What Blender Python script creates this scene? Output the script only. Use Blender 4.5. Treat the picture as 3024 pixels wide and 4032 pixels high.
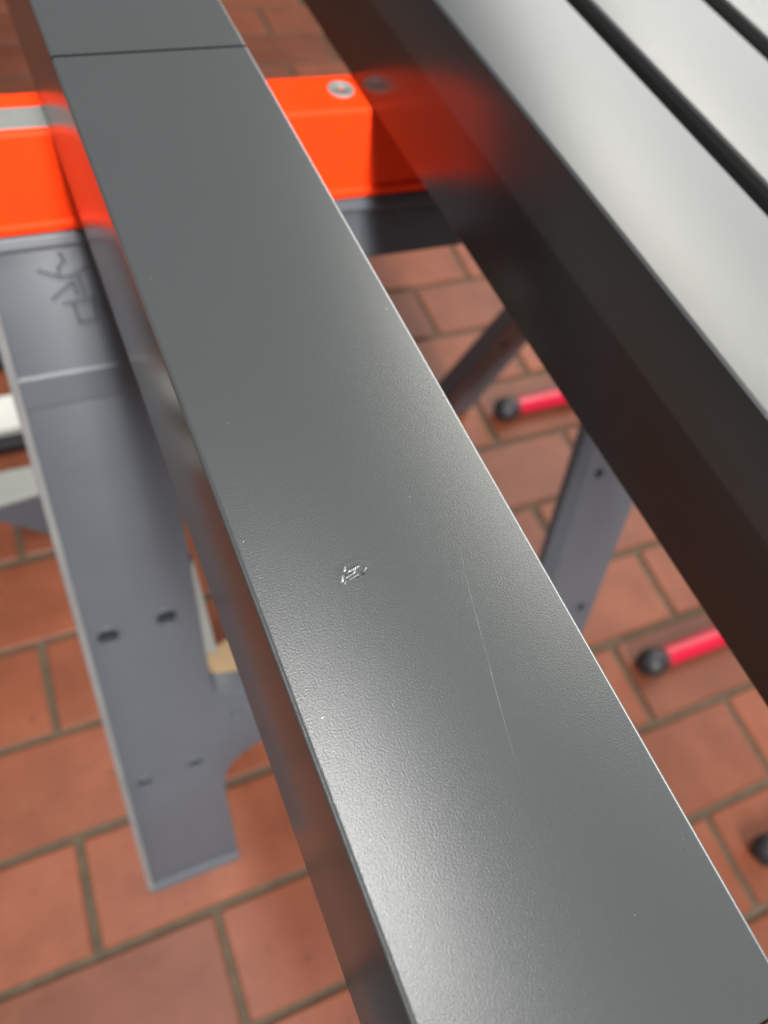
import bpy, bmesh, math, random
from mathutils import Vector, Matrix
for o in list(bpy.data.objects): bpy.data.objects.remove(o)
S = bpy.context.scene
COL = S.collection
random.seed(7)

# ------------------------------------------------------------------ camera
H = 0.985                                   # camera height above the tiles
cam = bpy.data.cameras.new('camera'); co = bpy.data.objects.new('camera', cam); COL.objects.link(co)
right = Vector((0.91368, -0.37123, 0.16545)); down = Vector((-0.24056, -0.82207, -0.51607))
right.normalize(); down = (down - right * down.dot(right)).normalized(); fwd = right.cross(down)
m = Matrix((right, -down, -fwd)).transposed().to_4x4(); m.translation = (0, 0, H)
co.matrix_world = m
cam.sensor_fit = 'VERTICAL'; cam.sensor_height = 36.0; cam.lens = 3000 * 36.0 / 4032
cam.clip_start = 0.01; cam.clip_end = 200
cam.dof.use_dof = True; cam.dof.focus_distance = 0.190; cam.dof.aperture_fstop = 10.0
S.camera = co

# ------------------------------------------------------------------ light
w = bpy.data.worlds.new('World'); S.world = w; w.use_nodes = True
bg = w.node_tree.nodes['Background']; bg.inputs[0].default_value = (0.97, 0.98, 1.0, 1); bg.inputs[1].default_value = 0.25

def area(name, loc, target, sx, sy, power, col):
    l = bpy.data.lights.new(name, 'AREA'); l.shape = 'RECTANGLE'; l.size = sx; l.size_y = sy
    l.energy = power; l.color = col
    o = bpy.data.objects.new(name, l); COL.objects.link(o); o.location = loc
    d = (Vector(target) - Vector(loc)).normalized()
    z = -d; y = Vector((0, 1, 0)); y = (y - z * y.dot(z)).normalized(); x = y.cross(z)
    mm = Matrix((x, y, z)).transposed().to_4x4(); mm.translation = loc; o.matrix_world = mm
    return o
ZC = 2.95
area('ceiling_tube_or_fill', (-0.04, 0.14, ZC), (-0.04, 0.14, 0), 0.18, 0.9, 42, (1, .97, .92))
area('ceiling_tube_or_fill', (2.30, 1.70, ZC), (0.9, 0.9, 0.3), 0.16, 2.0, 52, (1, .95, .84))
area('ceiling_tube_or_fill', (-6.6, 0.6, ZC), (0, 0.4, 0.8), 0.12, 4.0, 175, (1, .97, .94))
area('ceiling_tube_or_fill', (0.13, -2.9, ZC), (0.13, 0.3, 0.4), 0.3, 2.4, 300, (1, .97, .94))  # added fill behind the camera, brightens floor, legs and orange beam
area('window_light', (4.6, 2.9, 2.9), (0, 2.2, 1.2), 3.0, 7.6, 225, (1, .99, .96))

S.view_settings.view_transform = 'Standard'; S.view_settings.look = 'None'
S.view_settings.gamma = 1; S.view_settings.exposure = 0.0; S.view_settings.use_curve_mapping = False
S.render.engine = 'CYCLES'
S.render.resolution_x = 768; S.render.resolution_y = 1024

# ------------------------------------------------------------------ materials
def mat(name, col, rough=.5, metal=0.0, spec=.5, nscale=0, namp=0.0, bump=0.0, bscale=0, bdist=.001, rvar=0.0, coord='Object', bdetail=2):
    M = bpy.data.materials.new(name); M.use_nodes = True
    nt = M.node_tree; b = nt.nodes['Principled BSDF']
    b.inputs['Base Color'].default_value = (*col, 1); b.inputs['Roughness'].default_value = rough
    b.inputs['Metallic'].default_value = metal; b.inputs['Specular IOR Level'].default_value = spec
    tc = nt.nodes.new('ShaderNodeTexCoord')
    if nscale:
        n = nt.nodes.new('ShaderNodeTexNoise'); n.inputs['Scale'].default_value = nscale; n.inputs['Detail'].default_value = 5
        nt.links.new(tc.outputs[coord], n.inputs['Vector'])
        r = nt.nodes.new('ShaderNodeMapRange'); r.inputs[1].default_value = .25; r.inputs[2].default_value = .75
        r.inputs[3].default_value = 1 - namp; r.inputs[4].default_value = 1 + namp
        nt.links.new(n.outputs[0], r.inputs[0])
        mx = nt.nodes.new('ShaderNodeMix'); mx.data_type = 'RGBA'; mx.blend_type = 'MULTIPLY'; mx.inputs[0].default_value = 1
        mx.inputs[6].default_value = (*col, 1); nt.links.new(r.outputs[0], mx.inputs[7]); nt.links.new(mx.outputs[2], b.inputs['Base Color'])
        if rvar:
            rr = nt.nodes.new('ShaderNodeMapRange'); rr.inputs[1].default_value = .3; rr.inputs[2].default_value = .7
            rr.inputs[3].default_value = rough - rvar; rr.inputs[4].default_value = rough + rvar
            nt.links.new(n.outputs[0], rr.inputs[0]); nt.links.new(rr.outputs[0], b.inputs['Roughness'])
    if bump:
        n2 = nt.nodes.new('ShaderNodeTexNoise'); n2.inputs['Scale'].default_value = bscale; n2.inputs['Detail'].default_value = bdetail
        nt.links.new(tc.outputs[coord], n2.inputs['Vector'])
        bp = nt.nodes.new('ShaderNodeBump'); bp.inputs['Strength'].default_value = bump; bp.inputs['Distance'].default_value = bdist
        nt.links.new(n2.outputs[0], bp.inputs['Height']); nt.links.new(bp.outputs[0], b.inputs['Normal'])
    return M

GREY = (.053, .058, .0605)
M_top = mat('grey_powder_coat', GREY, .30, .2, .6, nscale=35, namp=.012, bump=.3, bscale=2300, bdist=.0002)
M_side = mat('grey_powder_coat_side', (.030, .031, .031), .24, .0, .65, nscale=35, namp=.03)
M_edge = mat('painted_edge_highlight', (.55, .56, .56), .25, .8)  # bright rim highlight put into the colour of the right top bevel
M_seam = mat('dark_joint_line', (.01, .01, .01), 1.0, spec=0)
M_orange = mat('orange_plastic', (.97, .047, .0006), .6, spec=.25, nscale=60, namp=.04, bump=.15, bscale=500, bdist=.0004)
M_plast = mat('blue_grey_plastic', (.068, .077, .091), .42, nscale=18, namp=.06, bump=.12, bscale=700, bdist=.0004)
M_strip = mat('light_grey_rubber', (.20, .21, .20), .6, nscale=80, namp=.06)
M_lite = mat('pale_grey_plastic', (.20, .21, .195), .45, nscale=30, namp=.06)
M_rim = mat('paler_rim_plastic', (.17, .175, .175), .4, nscale=30, namp=.1)  # lighter grey than the leg plate, for its edge flange
M_zinc = mat('zinc_plated_steel', (.22, .23, .22), .6, .1, nscale=400, namp=.1)
M_black = mat('black_rubber', (.012, .012, .014), .5, nscale=40, namp=.15)
M_red = mat('red_lacquered_steel', (.40, .006, .027), .25, nscale=20, namp=.05)
M_white = mat('white_paint', (.45, .46, .43), .5, nscale=25, namp=.05)
M_wood = mat('pale_wood', (.40, .27, .15), .65, nscale=40, namp=.15)
M_scr = mat('bare_scratched_metal', (.24, .245, .245), .35, .0)
M_scuff = mat('dark_scuff_mark', (.04, .041, .04), .5, .1)
M_bare = mat('bare_aluminium', (.30, .305, .305), .2, .55)
M_pit = mat('pressed_coating', (.03, .032, .033), .16)
M_dust = mat('white_dust', (.8, .8, .76), .8)

# terracotta tile: per-tile tint, mottling, faint sheen
def tile_mat(brick=False):
    M = bpy.data.materials.new('terracotta_tile' if not brick else 'terracotta_paving'); M.use_nodes = True
    nt = M.node_tree; b = nt.nodes['Principled BSDF']; L = nt.links.new
    tc = nt.nodes.new('ShaderNodeTexCoord'); oi = nt.nodes.new('ShaderNodeObjectInfo')
    va = nt.nodes.new('ShaderNodeVectorMath'); va.operation = 'ADD'
    sc = nt.nodes.new('ShaderNodeVectorMath'); sc.operation = 'SCALE'; sc.inputs[0].default_value = (37, 19, 11)
    L(oi.outputs['Random'], sc.inputs[3]); L(tc.outputs['Object'], va.inputs[0]); L(sc.outputs[0], va.inputs[1])
    n = nt.nodes.new('ShaderNodeTexNoise'); n.inputs['Scale'].default_value = 14; n.inputs['Detail'].default_value = 6; n.inputs['Roughness'].default_value = .6
    L(va.outputs[0], n.inputs['Vector'])
    cr = nt.nodes.new('ShaderNodeValToRGB'); e = cr.color_ramp.elements
    e[0].position = .28; e[0].color = (.118, .0295, .0110, 1); e[1].position = .74; e[1].color = (.182, .0530, .0240, 1)
    x = cr.color_ramp.elements.new(.5); x.color = (.150, .0400, .0160, 1)
    L(n.outputs[0], cr.inputs[0])
    mr = nt.nodes.new('ShaderNodeMapRange'); mr.inputs[3].default_value = .78; mr.inputs[4].default_value = 1.14; L(oi.outputs['Random'], mr.inputs[0])
    mx = nt.nodes.new('ShaderNodeMix'); mx.data_type = 'RGBA'; mx.blend_type = 'MULTIPLY'; mx.inputs[0].default_value = 1
    L(cr.outputs[0], mx.inputs[6]); L(mr.outputs[0], mx.inputs[7])
    # dark spots
    v = nt.nodes.new('ShaderNodeTexNoise'); v.inputs['Scale'].default_value = 70; v.inputs['Detail'].default_value = 2; L(va.outputs[0], v.inputs['Vector'])
    vr = nt.nodes.new('ShaderNodeMapRange'); vr.inputs[1].default_value = .27; vr.inputs[2].default_value = .33; vr.inputs[3].default_value = .7; vr.inputs[4].default_value = 1; L(v.outputs[0], vr.inputs[0])
    m2 = nt.nodes.new('ShaderNodeMix'); m2.data_type = 'RGBA'; m2.blend_type = 'MULTIPLY'; m2.inputs[0].default_value = 1
    L(mx.outputs[2], m2.inputs[6]); L(vr.outputs[0], m2.inputs[7])
    out = m2.outputs[2]
    if brick:
        bt = nt.nodes.new('ShaderNodeTexBrick'); bt.inputs['Scale'].default_value = 1; bt.inputs['Brick Width'].default_value = .25
        bt.inputs['Row Height'].default_value = .125; bt.inputs['Mortar Size'].default_value = .0055; bt.inputs['Mortar'].default_value = (.16, .115, .07, 1)
        L(tc.outputs['Object'], bt.inputs['Vector']); L(out, bt.inputs['Color1']); L(out, bt.inputs['Color2']); out = bt.outputs[0]
    L(out, b.inputs['Base Color']); b.inputs['Roughness'].default_value = .5; b.inputs['Specular IOR Level'].default_value = .4
    bp = nt.nodes.new('ShaderNodeBump'); bp.inputs['Strength'].default_value = .25; bp.inputs['Distance'].default_value = .001
    L(v.outputs[0], bp.inputs['Height']); L(bp.outputs[0], b.inputs['Normal'])
    return M
M_tile = tile_mat(); M_pave = tile_mat(True)
M_mortar = mat('olive_grey_mortar', (.070, .051, .031), .9, nscale=60, namp=.28, bump=.5, bscale=300, bdist=.002)

# ------------------------------------------------------------------ helpers
WORLD = set()                               # things whose parts are given in world coordinates
def link(name, me, material, parent=None, smooth=False):
    o = bpy.data.objects.new(name, me); COL.objects.link(o)
    if material is not None:
        for mm in (material if isinstance(material, (list, tuple)) else [material]): me.materials.append(mm)
    if smooth:
        for p in me.polygons: p.use_smooth = True
    if parent:
        o.parent = parent
        if parent.name in WORLD: o.matrix_parent_inverse = Matrix.Translation(-Vector(parent.location))
    return o
def from_bm(name, bm, material, parent=None, smooth=False):
    me = bpy.data.meshes.new(name); bm.normal_update(); bm.to_mesh(me); bm.free()
    return link(name, me, material, parent, smooth)
def bevel(bm, w, seg=2, ang=0.5):
    ed = [e for e in bm.edges if e.is_manifold and e.calc_face_angle(0) > ang]
    bmesh.ops.bevel(bm, geom=ed, offset=w, segments=seg, profile=.5, affect='EDGES', clamp_overlap=True)
def hexa(pts, bw=0, seg=2):
    """8 points: 4 of one end loop, 4 matching of the other"""
    bm = bmesh.new(); v = [bm.verts.new(p) for p in pts]
    for f in ((0, 1, 2, 3), (7, 6, 5, 4), (0, 4, 5, 1), (1, 5, 6, 2), (2, 6, 7, 3), (3, 7, 4, 0)): bm.faces.new([v[i] for i in f])
    bmesh.ops.recalc_face_normals(bm, faces=bm.faces)
    if bw: bevel(bm, bw, seg)
    return bm
def box(x0, x1, y0, y1, z0, z1, bw=0, seg=2):
    return hexa([(x0, y0, z0), (x1, y0, z0), (x1, y1, z0), (x0, y1, z0), (x0, y0, z1), (x1, y0, z1), (x1, y1, z1), (x0, y1, z1)], bw, seg)
def prism(front, off, bw=0, seg=2):
    bm = bmesh.new(); off = Vector(off)
    a = [bm.verts.new(p) for p in front]; b = [bm.verts.new(Vector(p) + off) for p in front]
    n = len(a); bm.faces.new(a); bm.faces.new(b[::-1])
    for i in range(n): bm.faces.new((a[i], b[i], b[(i + 1) % n], a[(i + 1) % n]))
    bmesh.ops.recalc_face_normals(bm, faces=bm.faces)
    if bw: bevel(bm, bw, seg)
    return bm
def lathe(prof, axis_o, axis_d, seg=32):
    """profile [(r, h)] swept round axis"""
    d = Vector(axis_d).normalized(); q = d.to_track_quat('Z', 'Y'); o = Vector(axis_o)
    bm = bmesh.new(); rings = []
    for r, h in prof:
        rings.append([bm.verts.new(o + q @ Vector((max(r, 1e-5) * math.cos(2 * math.pi * k / seg), max(r, 1e-5) * math.sin(2 * math.pi * k / seg), h))) for k in range(seg)])
    for A, B in zip(rings, rings[1:]):
        for k in range(seg): bm.faces.new((A[k], A[(k + 1) % seg], B[(k + 1) % seg], B[k]))
    bm.faces.new(rings[0][::-1]); bm.faces.new(rings[-1])
    bmesh.ops.recalc_face_normals(bm, faces=bm.faces)
    return bm
def cut(o, bms):
    """drill real holes"""
    cb = bmesh.new()
    for b in bms:
        t = bpy.data.meshes.new('tmp'); b.to_mesh(t); b.free(); cb.from_mesh(t); bpy.data.meshes.remove(t)
    me = bpy.data.meshes.new('cutter'); cb.to_mesh(me); cb.free()
    c = bpy.data.objects.new('cutter', me); COL.objects.link(c)
    md = o.modifiers.new('b', 'BOOLEAN'); md.operation = 'DIFFERENCE'; md.object = c; md.solver = 'EXACT'
    dg = bpy.context.evaluated_depsgraph_get(); dg.update()
    nm = bpy.data.meshes.new_from_object(o.evaluated_get(dg)); o.modifiers.clear(); old = o.data; o.data = nm; nm.name = old.name
    bpy.data.objects.remove(c); bpy.data.meshes.remove(me)
def empty(name, loc, label, cat, group=None):
    o = bpy.data.objects.new(name, None); COL.objects.link(o); o.location = loc; o.empty_display_size = .05
    o['label'] = label; o['category'] = cat
    if group: o['group'] = group
    return o
def tag(o, label, cat, group=None):
    o['label'] = label; o['category'] = cat
    if group: o['group'] = group
    return o
# ------------------------------------------------------------------ floor
floor = from_bm('floor', box(-4, 5.5, -3.5, 7, -.10, -.0045), M_mortar); floor['kind'] = 'structure'
X0, X1, ROW0, ROW1 = -.75, 1.5, -6, 17
TL, TW, P, RW, Y0 = .2405, .1155, .25, .125, .076
def tile_mesh(i):
    r = random.Random(i); bm = bmesh.new()
    a, b = TL / 2, TW / 2
    j = lambda: r.uniform(-.0012, .0012)
    pts = [(-a + j(), -b + j()), (a + j(), -b + j()), (a + j(), b + j()), (-a + j(), b + j())]
    lo = [bm.verts.new((x, y, -.02)) for x, y in pts]; hi = [bm.verts.new((x, y, 0)) for x, y in pts]
    bm.faces.new(hi); bm.faces.new(lo[::-1])
    for k in range(4): bm.faces.new((lo[k], lo[(k + 1) % 4], hi[(k + 1) % 4], hi[k]))
    top = [e for e in bm.edges if all(abs(v.co.z) < 1e-6 for v in e.verts)]
    ver = [e for e in bm.edges if abs(e.verts[0].co.z - e.verts[1].co.z) > .01]
    bmesh.ops.bevel(bm, geom=top + ver, offset=.0022, segments=1, profile=.5, affect='EDGES')
    me = bpy.data.meshes.new('tile'); bm.to_mesh(me); bm.free(); me.materials.append(M_tile); return me
TM = [tile_mesh(i) for i in range(5)]
xmin = None
for k in range(ROW0, ROW1):
    off = .125 if k % 2 == 0 else 0.0
    yc = Y0 + (k + .5) * RW
    i0 = math.ceil((X0 - off) / P); i1 = math.floor((X1 - off) / P)
    for i in range(i0, i1):
        t = bpy.data.objects.new('tile', random.choice(TM)); COL.objects.link(t); t.parent = floor
        t.location = (off + (i + .5) * P + random.uniform(-.0012, .0012), yc + random.uniform(-.001, .001), random.uniform(-.0008, .0003))
        t.rotation_euler = (random.uniform(-.002, .002), random.uniform(-.002, .002), random.uniform(-.004, .004) + random.choice((0, math.pi)))
# paving beyond the separately built tiles
fy0, fy1 = Y0 + ROW0 * RW - .004, Y0 + ROW1 * RW + .004
bm = bmesh.new()
for (a0, a1, b0, b1) in ((-4, 5.5, -3.5, fy0), (-4, 5.5, fy1, 7), (-4, X0 - .135, fy0, fy1), (X1 + .135, 5.5, fy0, fy1)):
    bm.faces.new([bm.verts.new((x, y, -.001)) for x, y in ((a0, b0), (a1, b0), (a1, b1), (a0, b1))])
pv = from_bm('outer_paving', bm, M_pave); pv['kind'] = 'structure'
pv.data.transform(Matrix.Translation((0, -Y0, 0))); pv.location.y = Y0

# ------------------------------------------------------------------ aluminium profiles
ZB = .735; ZT = H - .1700; ZM = ZT; K = .1700 / .1685; ANG = math.radians(1.5)
RT = Matrix.Rotation(ANG, 4, 'Z')           # across = x axis, along = y axis
def profile(name, a0, a1, y0, y1, label, seam=None, mitre=0.0, rad=.0015, z1=ZT, draft=0.0):
    root = empty(name, RT @ Vector(((a0 + a1) / 2, (y0 + y1) / 2, ZB)), label, 'metal profile', 'grey profiles laid across the sawhorse')
    root.rotation_euler.z = ANG
    cx, cy = (a0 + a1) / 2, (y0 + y1) / 2
    x0, x1, zb, zt = a0 - cx, a1 - cx, 0.0006, z1 - ZB
    sec = []; N = 5
    for (ox, oz, s) in ((x1 - rad, zt - rad, 0), (x0 + rad, zt - rad, 90), (x0 + rad, zb + rad, 180), (x1 - rad, zb + rad, 270)):
        for k in range(N + 1):
            an = math.radians(s + 90 * k / N); sec.append((ox + rad * math.cos(an), oz + rad * math.sin(an)))
    th = .0022
    inner = [(x1 - th, zt - th), (x0 + th, zt - th), (x0 + th, zb + th), (x1 - th, zb + th)]
    st = [y0]
    if seam: st += [seam - .0007, seam - .0005, seam + .0005, seam + .0007]
    st += [y1]
    bm = bmesh.new(); rings = []
    for i, y in enumerate(st):
        dep = .0012 if seam and i in (2, 3) else 0
        ring = []
        for x, z in sec:
            yy = y - cy
            if i == 0: yy -= mitre * (zt - z)
            ring.append(bm.verts.new((x - (draft * (zt - z) / zt if x < 0 else 0), yy, z - (dep if z > zt - rad * 1.01 else 0))))
        rings.append(ring)
    n = len(sec)
    for i, (A, B) in enumerate(zip(rings, rings[1:])):
        for k in range(n):
            f = bm.faces.new((A[k], A[(k + 1) % n], B[(k + 1) % n], B[k])); f.smooth = True
            zc = sum(v.co.z for v in f.verts) / 4
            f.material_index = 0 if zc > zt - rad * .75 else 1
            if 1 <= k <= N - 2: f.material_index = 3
            if seam and 1 <= i <= 3 and zc > zt - rad * 1.5: f.material_index = 2
    # hollow ends
    for ring, y, fl, mi in ((rings[0], y0 - cy, 1, mitre), (rings[-1], y1 - cy, 0, 0)):
        iv = [bm.verts.new((x - (draft * (zt - z) / zt if x < 0 else 0), y - mi * (zt - z), z)) for x, z in inner]
        iw = [bm.verts.new((x, y + (.12 if fl else -.12), z)) for x, z in inner]
        for q in range(4):
            seg = [ring[(q * (N + 1) + k) % n] for k in range(N + 1)]
            for k in range(N): bm.faces.new((seg[k], seg[k + 1], iv[q])).material_index = 1
            nx = ring[((q + 1) * (N + 1)) % n]
            bm.faces.new((seg[-1], nx, iv[(q + 1) % 4], iv[q])).material_index = 1
            bm.faces.new((iv[q], iv[(q + 1) % 4], iw[(q + 1) % 4], iw[q])).material_index = 1
        bm.faces.new(iw).material_index = 1
    bmesh.ops.recalc_face_normals(bm, faces=bm.faces)
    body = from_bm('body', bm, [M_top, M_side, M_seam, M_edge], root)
    body.data.set_sharp_from_angle(angle=math.radians(25))
    return root, cx, cy
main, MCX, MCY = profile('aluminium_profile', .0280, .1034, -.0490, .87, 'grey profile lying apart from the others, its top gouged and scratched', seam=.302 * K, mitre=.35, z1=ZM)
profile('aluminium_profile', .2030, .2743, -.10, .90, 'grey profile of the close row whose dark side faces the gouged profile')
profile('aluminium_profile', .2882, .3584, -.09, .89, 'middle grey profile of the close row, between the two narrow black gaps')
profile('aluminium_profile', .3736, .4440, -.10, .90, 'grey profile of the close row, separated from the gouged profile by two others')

# marks on the gouged profile (local: x across, y along, z up)
ZL = ZM - ZB
def ribbon(name, pts, wid, material, h=.00006):
    pts = [(x * K, y * K) for x, y in pts]
    bm = bmesh.new(); L = []
    for i, (x, y) in enumerate(pts):
        a = Vector(pts[max(i - 1, 0)]); b = Vector(pts[min(i + 1, len(pts) - 1)]); t = (b - a).normalized(); nrm = Vector((-t.y, t.x))
        ww = wid * (.35 + .65 * math.sin(math.pi * (i + .5) / len(pts))) * random.uniform(.7, 1.2)
        p = Vector((x, y)); l = p + nrm * ww / 2; r = p - nrm * ww / 2
        L.append((bm.verts.new((l.x - MCX, l.y - MCY, ZL - .0001)), bm.verts.new((p.x - MCX, p.y - MCY, ZL + h)), bm.verts.new((r.x - MCX, r.y - MCY, ZL - .0001))))
    for A, B in zip(L, L[1:]):
        bm.faces.new((A[0], B[0], B[1], A[1])); bm.faces.new((A[1], B[1], B[2], A[2]))
    for f in bm.faces:
        f.normal_update()
    bmesh.ops.recalc_face_normals(bm, faces=bm.faces)
    o = from_bm(name, bm, material, main)
    return o
def lerp(P, n):
    out = []
    for i in range(n):
        t = i / (n - 1) * (len(P) - 1); k = min(int(t), len(P) - 2); u = t - k
        out.append((P[k][0] * (1 - u) + P[k + 1][0] * u, P[k][1] * (1 - u) + P[k + 1][1] * u))
    return out
ribbon('scratch', lerp([(.0860, .0815), (.0795, .0564), (.0733, .0294), (.0690, .0090)], 40), .00026, M_scr)
ribbon('scuff_mark', lerp([(.0575, .0737), (.0640, .0744), (.0703, .0741)], 14), .0008, M_scuff, .00003)
ribbon('scuff_mark', lerp([(.0495, .0735), (.0545, .0738)], 8), .0002, M_scuff, .00003)
ribbon('scuff_mark', lerp([(.0965, .1225), (.0995, .1235)], 6), .0005, M_scuff, .00003)
ribbon('scuff_mark', lerp([(.0985, -.0150), (.1000, -.0120)], 6), .0007, M_scuff, .00003)
ribbon('scuff_mark', lerp([(.0972, -.0162), (.0990, -.0118), (.1008, -.0106)], 9), .0011, M_scuff, .00003)
# gouge: small relief patch of lifted and pressed coating
def gouge():
    NX, NY = 84, 64; W, D = .0150, .0110; cx, cy = .0543 * K - MCX, .0710 * K - MCY
    def cap(px, py, ax, ay, bx, by, r):
        dx, dy = bx - ax, by - ay; t = max(0, min(1, ((px - ax) * dx + (py - ay) * dy) / (dx * dx + dy * dy)))
        d = math.hypot(px - ax - t * dx, py - ay - t * dy); return d / r
    g = lambda d: math.exp(-d * d)
    bm = bmesh.new(); V = []
    rr = random.Random(3)
    for j in range(NY + 1):
        row = []
        for i in range(NX + 1):
            u, v = i / NX - .5, j / NY - .5
            x, y = u * 9.2, v * 7.2       # mm
            z = 0
            for (ax, ay, bx, by, r, hh) in ((-2.2, -.9, .1, -.2, .26, -.20), (-1.2, .9, .9, 1.1, .30, -.18), (.2, .1, 1.7, .5, .42, -.17),
                                            (-2.6, -.8, -2.5, -.1, .17, .22), (-1.8, -.55, .2, .05, .13, .20), (-2.3, -1.2, -.1, -.6, .14, .13),
                                            (-1.6, .9, -1.5, 1.3, .16, .25), (-1.1, .4, .6, .75, .14, .20), (1.3, -.2, 2.0, .5, .13, .16), (-.4, -.1, .1, .6, .12, .17), (.3, .5, 1.1, .9, .12, .14)):
                z += hh * g(cap(x, y, ax, ay, bx, by, r))
            e = 1 - math.hypot(u * 2, v * 2)
            k = max(0, min(1, e * 2.5)); nz = math.sin(x * 9.1 + y * 4.3) * math.sin(x * 3.7 - y * 8.9)
            z = max(z, -.015) + .03 * max(nz, 0) * g(math.hypot(x, y) / 1.5)
            row.append(bm.verts.new((cx + u * W, cy + v * D, ZL - .00004 + .00006 * k + z * 3.0e-3 * k)))
        V.append(row)
    for j in range(NY):
        for i in range(NX): bm.faces.new((V[j][i], V[j][i + 1], V[j + 1][i + 1], V[j + 1][i])).smooth = True
    for f in bm.faces:
        zz = max(v.co.z for v in f.verts) - ZL; c = f.calc_center_median()
        if zz > .00024: f.material_index = 1
        elif zz < .00010 and math.hypot((c.x - cx) / .0030, (c.y - cy) / .0017) < 1 and math.sin(c.x * 3100 + c.y * 1700) > -.35: f.material_index = 2
    o = from_bm('gouge', bm, [M_top, M_bare, M_pit], main); o['label'] = 'shiny ragged gouge in the grey coating'
    return o
gouge()
# dust specks
bm = bmesh.new(); rd = random.Random(11)
spots = [(.0305 + abs(rd.gauss(0, .002)), rd.uniform(-.03, .2)) for _ in range(6)] + [(rd.uniform(.032, .10), rd.uniform(-.03, .16)) for _ in range(5)]
for x, y in spots:
    s = rd.uniform(.00004, .00011)
    bmesh.ops.create_icosphere(bm, subdivisions=1, radius=s, matrix=Matrix.Translation((x * K - MCX, y * K - MCY, ZL + s * .4)) @ Matrix.Scale(rd.uniform(1, 2.2), 4, (1, rd.uniform(-.5, .5), 0)))
d = from_bm('dust', bm, M_dust, main); d['kind'] = 'stuff'

# ------------------------------------------------------------------ sawhorse
saw = empty('sawhorse', (.22, .401, 0), 'folding sawhorse with orange top beam and blue-grey plastic legs under the profiles', 'sawhorse'); WORLD.add(saw.name)
P1 = Vector((0, .119, 0)); TT = (Vector((0, .387, .682)) - P1).normalized(); NN = Vector((0, -.93072, .36574))
def F(x, s, d=0.0): return P1 + Vector((x, 0, 0)) + TT * s + NN * d
# orange beam: flat top, slightly flared front, rounded edges, lower lip
bx0, bx1 = -.19, .64
secb = [(.3835, .735), (.4185, .735), (.4215, .682), (.3795, .682)]
b = prism([(bx0, y, z) for y, z in secb], (bx1 - bx0, 0, 0), .0022, 3)
beam = from_bm('beam', b, M_orange, saw)
from_bm('beam_lip', box(bx0 - .002, bx1 + .002, .3770, .4240, .6800, .6865, .0018, 2), M_orange, beam)
from_bm('rubber_strip', box(bx0 + .02, .060, .3875, .4050, .7340, .7354, .0004, 1), M_strip, saw)
# round zinc fixing in the top of the beam
def fixing(x):
    from_bm('screw', lathe([(0, -.004), (.0080, -.004), (.0080, .0004), (.0074, .0008), (.0058, .0008), (.0055, .0005), (.0016, .0005), (.0013, -.0008), (0, -.0009)], (x, .4030, .7352), (0, 0, 1)), M_zinc, saw, True)
fixing(.1815); fixing(.575)
# apron under the beam with its rounded ledge
ap = from_bm('apron', prism([F(.0530, .684), F(.50, .684), F(.54, .690), F(.54, .7245), F(.0530, .7245)], (0, .030, 0), .002, 2), M_plast, saw)
from_bm('apron_ledge', hexa([F(-.10, .7175, .0), F(.60, .7175, .0), F(.60, .7175, .0075), F(-.10, .7175, .0075), F(-.10, .7275, -.002), F(.60, .7275, -.002), F(.60, .7275, .0065), F(-.10, .7275, .0065)], .003, 3), M_plast, ap)
from_bm('rear_apron', hexa([(-.034, .415, .64), (.54, .415, .64), (.54, .430, .64), (-.034, .430, .64), (-.034, .405, .6815), (.54, .405, .6815), (.54, .4205, .6815), (-.034, .4205, .6815)], .002), M_plast, saw)
# front leg with holes, foot and brace stub
out = [(-.061, .0), (.041, .0), (.040, .120), (.041, .150), (.045, .168), (.053, .182), (.066, .192), (.085, .200), (.165, .222), (.172, .232), (.172, .272), (.165, .281),
       (.070, .287), (.052, .292), (.046, .302), (.047, .339), (.048, .441), (.0525, .7200), (-.0325, .7200), (-.036, .663), (-.039, .564), (-.044, .400), (-.052, .227)]
leg = from_bm('leg', prism([F(x, s, .0015) for x, s in out], (0, .022, 0), .0012, 2), M_plast, saw)
HOLES = [(-.026, .4065, .0082), (.021, .4095, .0078)]
LOW = [(-.033, .2005, .0058), (.017, .2035, .0058)]
cut(leg, [lathe([(r, -.03), (r, .03)], F(x, s), NN, 24) for x, s, r in HOLES] +
         [lathe([(r, -.007), (r, .03)], F(x, s), NN, 24) for x, s, r in LOW])
leg.data.set_sharp_from_angle(angle=math.radians(30))
def ring(x, s, r, parent):
    prof = [(r, 0), (r, .0028), (r + .0005, .0033), (r + .0012, .0033), (r + .0019, .0024), (r + .0021, 0)]
    bm = bmesh.new(); q = NN.to_track_quat('Z', 'Y'); o = F(x, s); rs = []; n = 28
    for rr, h in prof: rs.append([bm.verts.new(o + q @ Vector((rr * math.cos(2 * math.pi * k / n), rr * math.sin(2 * math.pi * k / n), h))) for k in range(n)])
    for A, B in zip(rs, rs[1:]):
        for k in range(n): bm.faces.new((A[k], A[(k + 1) % n], B[(k + 1) % n], B[k]))
    bmesh.ops.recalc_face_normals(bm, faces=bm.faces)
    return from_bm('hole_rim', bm, M_plast, parent, True)
for x, s, r in HOLES + LOW: ring(x, s, r, leg)
for x, s, r in HOLES + LOW: from_bm('hole_shade_disc', lathe([(0, -.0068), (r - .0001, -.0068), (r - .0001, -.0040), (0, -.0040)], F(x, s), NN, 24), M_black, leg)  # added black discs that put deep shade into the holes
from_bm('edge_flange', hexa([F(-.0635, .0, -.020), F(-.0575, .0, -.0), F(-.0575, .0, .0060), F(-.0635, .0, .0020), F(-.0365, .684, -.020), F(-.0310, .684, 0), F(-.0310, .684, .0060), F(-.0365, .684, .0020)], .0012, 2), M_rim, leg)
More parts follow.
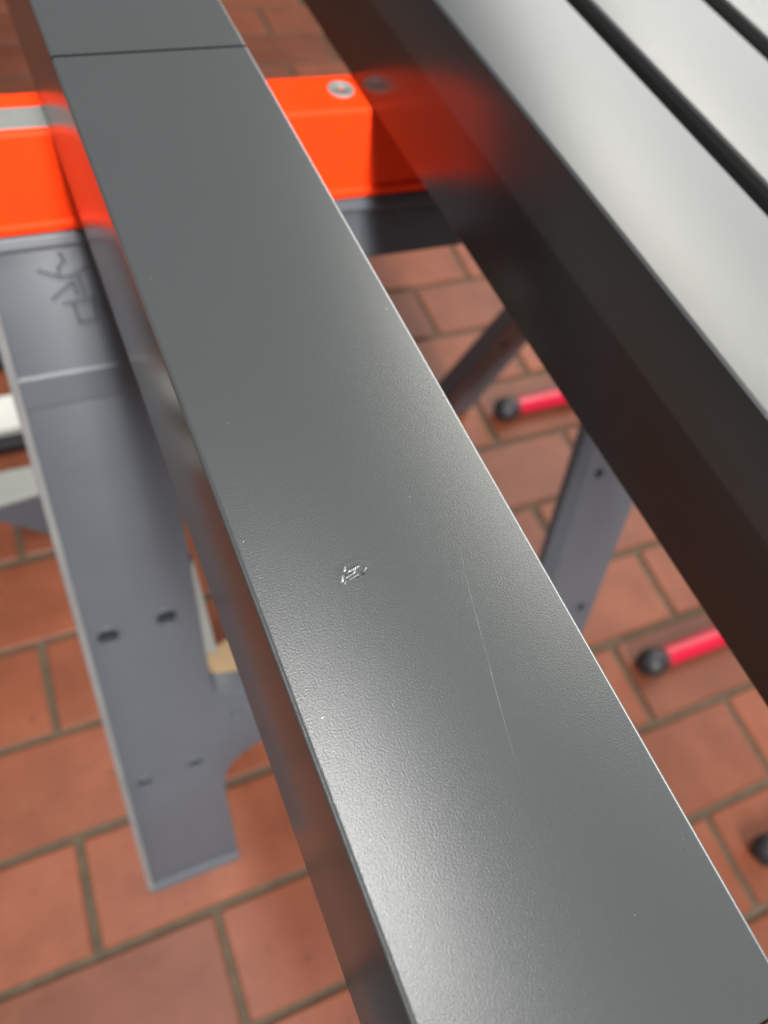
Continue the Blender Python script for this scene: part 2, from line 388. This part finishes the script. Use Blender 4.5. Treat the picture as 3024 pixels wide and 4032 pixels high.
from_bm('foot_lip', hexa([F(-.0600, .0, .0), F(.0410, .0, .0), F(.0410, .0, .0065), F(-.0600, .0, .0065), F(-.0600, .0125, 0), F(.0405, .0125, 0), F(.0405, .0125, .0040), F(-.0600, .0125, .0040)], .0012, 2), M_plast, leg)
from_bm('rib', hexa([F(-.0345, .617, .001), F(.0500, .617, .001), F(.0500, .6195, .0021), F(-.0345, .6195, .0021), F(-.0345, .643, .001), F(.0500, .643, .001), F(.0500, .6390, .0021), F(-.0345, .6390, .0021)]), M_plast, leg)
bs = lathe([(0, 0), (.0045, 0), (.0045, .0022), (.0036, .003), (.0014, .003), (.0010, .0015), (0, .0015)], F(.064, .256, .001), NN, 24)
from_bm('bolt', bs, M_plast, leg, True)
# embossed lettering on the leg plate and the apron
def stroke(bm, p, q, wd, h, d0=.0013):
    a, c = Vector(p), Vector(q); t = (c - a).normalized(); n = Vector((-t.y, t.x)) * wd / 2
    a = a - t * wd * .3; c = c + t * wd * .3
    lo = [a + n, a - n, c - n, c + n]
    m2 = .62
    hi = [a + n * m2 + t * wd * .2, a - n * m2 + t * wd * .2, c - n * m2 - t * wd * .2, c + n * m2 - t * wd * .2]
    L = [bm.verts.new(F(v.x, v.y, d0)) for v in lo]; U = [bm.verts.new(F(v.x, v.y, d0 + h)) for v in hi]
    bm.faces.new(U)
    for k in range(4): bm.faces.new((L[k], L[(k + 1) % 4], U[(k + 1) % 4], U[k]))
bm = bmesh.new()
STK = [((.0086, .7135), (.0101, .7087)), ((.0101, .7087), (.0061, .7053)), ((.0061, .7053), (.0059, .6998)), ((-.0046, .7048), (.0055, .6996)), ((.0055, .6996), (.0125, .6992)), ((.0125, .6992), (.0210, .7036)),
       ((.0110, .6955), (-.0010, .6874)), ((.0124, .6960), (.0130, .6885)), ((.0158, .7000), (.0168, .6875)), ((.0043, .6840), (.0215, .6848)),
       ((.0096, .6825), (.0105, .6705)), ((.0208, .6828), (.0212, .6715)), ((.0105, .6712), (.0190, .6715))]
for p, q in STK: stroke(bm, p, q, .0023, .0016)
bmesh.ops.recalc_face_normals(bm, faces=bm.faces)
from_bm('embossed_lettering', bm, M_plast, leg)
bm = bmesh.new()
gx = .196
for p, q in [((0, .714), (.010, .715)), ((.010, .715), (.001, .702)), ((.001, .702), (.012, .703)), ((.018, .716), (.030, .717)), ((.024, .716), (.025, .702)),
             ((.034, .712), (.035, .703)), ((.034, .712), (.041, .712)), ((.041, .712), (.042, .704)), ((.047, .718), (.048, .704)), ((.048, .709), (.055, .713))]:
    stroke(bm, (gx + p[0], p[1]), (gx + q[0], q[1]), .0022, .0008, -.0002)
bmesh.ops.recalc_face_normals(bm, faces=bm.faces)
from_bm('embossed_lettering', bm, M_plast, ap)
# folding strut behind the leg's free edge
from_bm('strut', hexa([F(.040, .345, -.020), F(.0585, .335, -.020), F(.0585, .335, -.008), F(.040, .345, -.008), F(.040, .430, -.020), F(.0520, .455, -.020), F(.0520, .455, -.008), F(.040, .430, -.008)], .002), M_lite, saw)
# other front leg
def hexleg(name, f0, f1, b0, b1, t0, t1, u0, u1):
    o = from_bm(name, hexa([f0, f1, b1, b0, t0, t1, u1, u0], .0025, 2), M_plast, saw); return o
lb = hexleg('leg', (.400, .12, 0), (.465, .12, 0), (.381, .145, 0), (.465, .145, 0), (.460, .387, .682), (.553, .387, .682), (.462, .412, .682), (.553, .412, .682))
def hole_on(leg_o, pts, r, nrm):
    cut(leg_o, [lathe([(r, -.012), (r, .02)], p, nrm, 20) for p in pts])
hole_on(lb, [F(.452, .435), F(.4725, .238)], .0055, NN)
# rear legs
la = hexleg('leg', (.523, .65, 0), (.600, .65, 0), (.504, .675, 0), (.600, .675, 0), (.469, .415, .682), (.512, .415, .682), (.468, .4255, .682), (.512, .4255, .682))
ld = hexleg('leg', (-.045, .640, 0), (.040, .640, 0), (-.045, .662, 0), (.040, .662, 0), (-.034, .408, .682), (.052, .408, .682), (-.034, .428, .682), (.052, .428, .682))
hole_on(la, [(.524, .553, .285)], .0055, Vector((0, -.945, .327)))
# low arched rear foot rail
arch = [(.050, 0.0), (-.088, 0.0), (-.100, .014), (-.116, .036), (-.138, .060), (-.170, .078), (-.215, .086), (-.260, .078), (-.292, .060), (-.314, .036), (-.330, 0), (-.40, 0), (-.40, .112), (.050, .112)]
from_bm('foot_rail', prism([(x, .606, z) for x, z in arch], (0, .030, 0), .0015, 2), M_plast, saw)
from_bm('rail_cap', prism([(-.402, .640, .1118), (-.402, .600, .1118)] + [(-.39 + .36 * k / 12, .604 - .016 * math.sin(math.pi * k / 12) ** .7, .1118) for k in range(13)] + [(-.030, .640, .1118)], (0, 0, .0075), .002, 2), M_lite, saw)

# ------------------------------------------------------------------ things on the floor
RL = ['red steel tube with black rubber cap on the tiles, beside the sawhorse rear leg', 'red steel tube with black rubber cap on the tiles, between the two other red tubes', 'red steel tube with black rubber cap on the tiles, furthest from the sawhorse beam']
for (x, y), lab in zip(((.640, .626), (.640, .152), (.652, -.118)), RL):
    r = empty('red_tube', (x, y, 0), lab, 'metal tube', 'red tubes lying on the tile floor')
    R0 = .0150; zc = .0215
    from_bm('tube', lathe([(0, 0), (R0, 0), (R0, .75), (0, .75)], (.030, 0, zc), (1, 0, 0), 28), M_red, r, False).data.set_sharp_from_angle(angle=.6)
    for p in r.children[0].data.polygons: p.use_smooth = True
    from_bm('end_cap', lathe([(0, -.016), (.010, -.0145), (.0165, -.010), (.0200, -.002), (.0205, .006), (.0195, .016), (.0165, .019), (.0150, .019)], (.012, 0, zc), (1, 0, 0), 28), M_black, r, True)
    from_bm('ferrule', lathe([(.0150, 0), (.0158, .001), (.0158, .004), (.0150, .005)], (.033, 0, zc), (1, 0, 0), 28), M_black, r, True)
    from_bm('end_cap', lathe([(.0150, 0), (.0165, 0), (.0205, .004), (.0210, .022), (.0165, .040), (0, .046)], (.750, 0, zc), (1, 0, 0), 28), M_black, r, True)
wb = empty('white_batten', (-.30, .805, 0), 'white painted batten on a black base lying on the tiles behind the sawhorse', 'batten')
from_bm('top_board', box(-.30, .23, -.030, .032, .018, .034, .002), M_white, wb)
from_bm('base', box(-.295, .225, -.050, .030, .0005, .0178, .001), M_black, wb)
bb = from_bm('black_batten', box(-.30, .30, -.040, .045, 0, .022, .003), M_black); bb.location = (-.30, .955, .0005)
tag(bb, 'black strip lying on the tiles behind the white batten', 'batten')
wd = from_bm('wood_offcut', hexa([(-.03, -.035, 0), (.045, -.028, 0), (.04, .03, 0), (-.028, .034, 0), (-.026, -.032, .036), (.043, -.026, .040), (.038, .028, .038), (-.025, .030, .036)], .003, 2), M_wood); wd.location = (.094, .335, .0005); wd.rotation_euler.z = .3
tag(wd, 'small pale wood offcut on the tiles behind the sawhorse leg', 'wood block')
mt = from_bm('dark_standin_slab', box(-.40, .382, -.30, .26, 0, .009, .003, 2), M_black); mt.location = (-.40, -.312, .0005)  # added stand-in for an unseen dark thing mirrored in the profile's side
tag(mt, 'unseen black stand-in slab on the tiles in front of the sawhorse', 'stand-in')
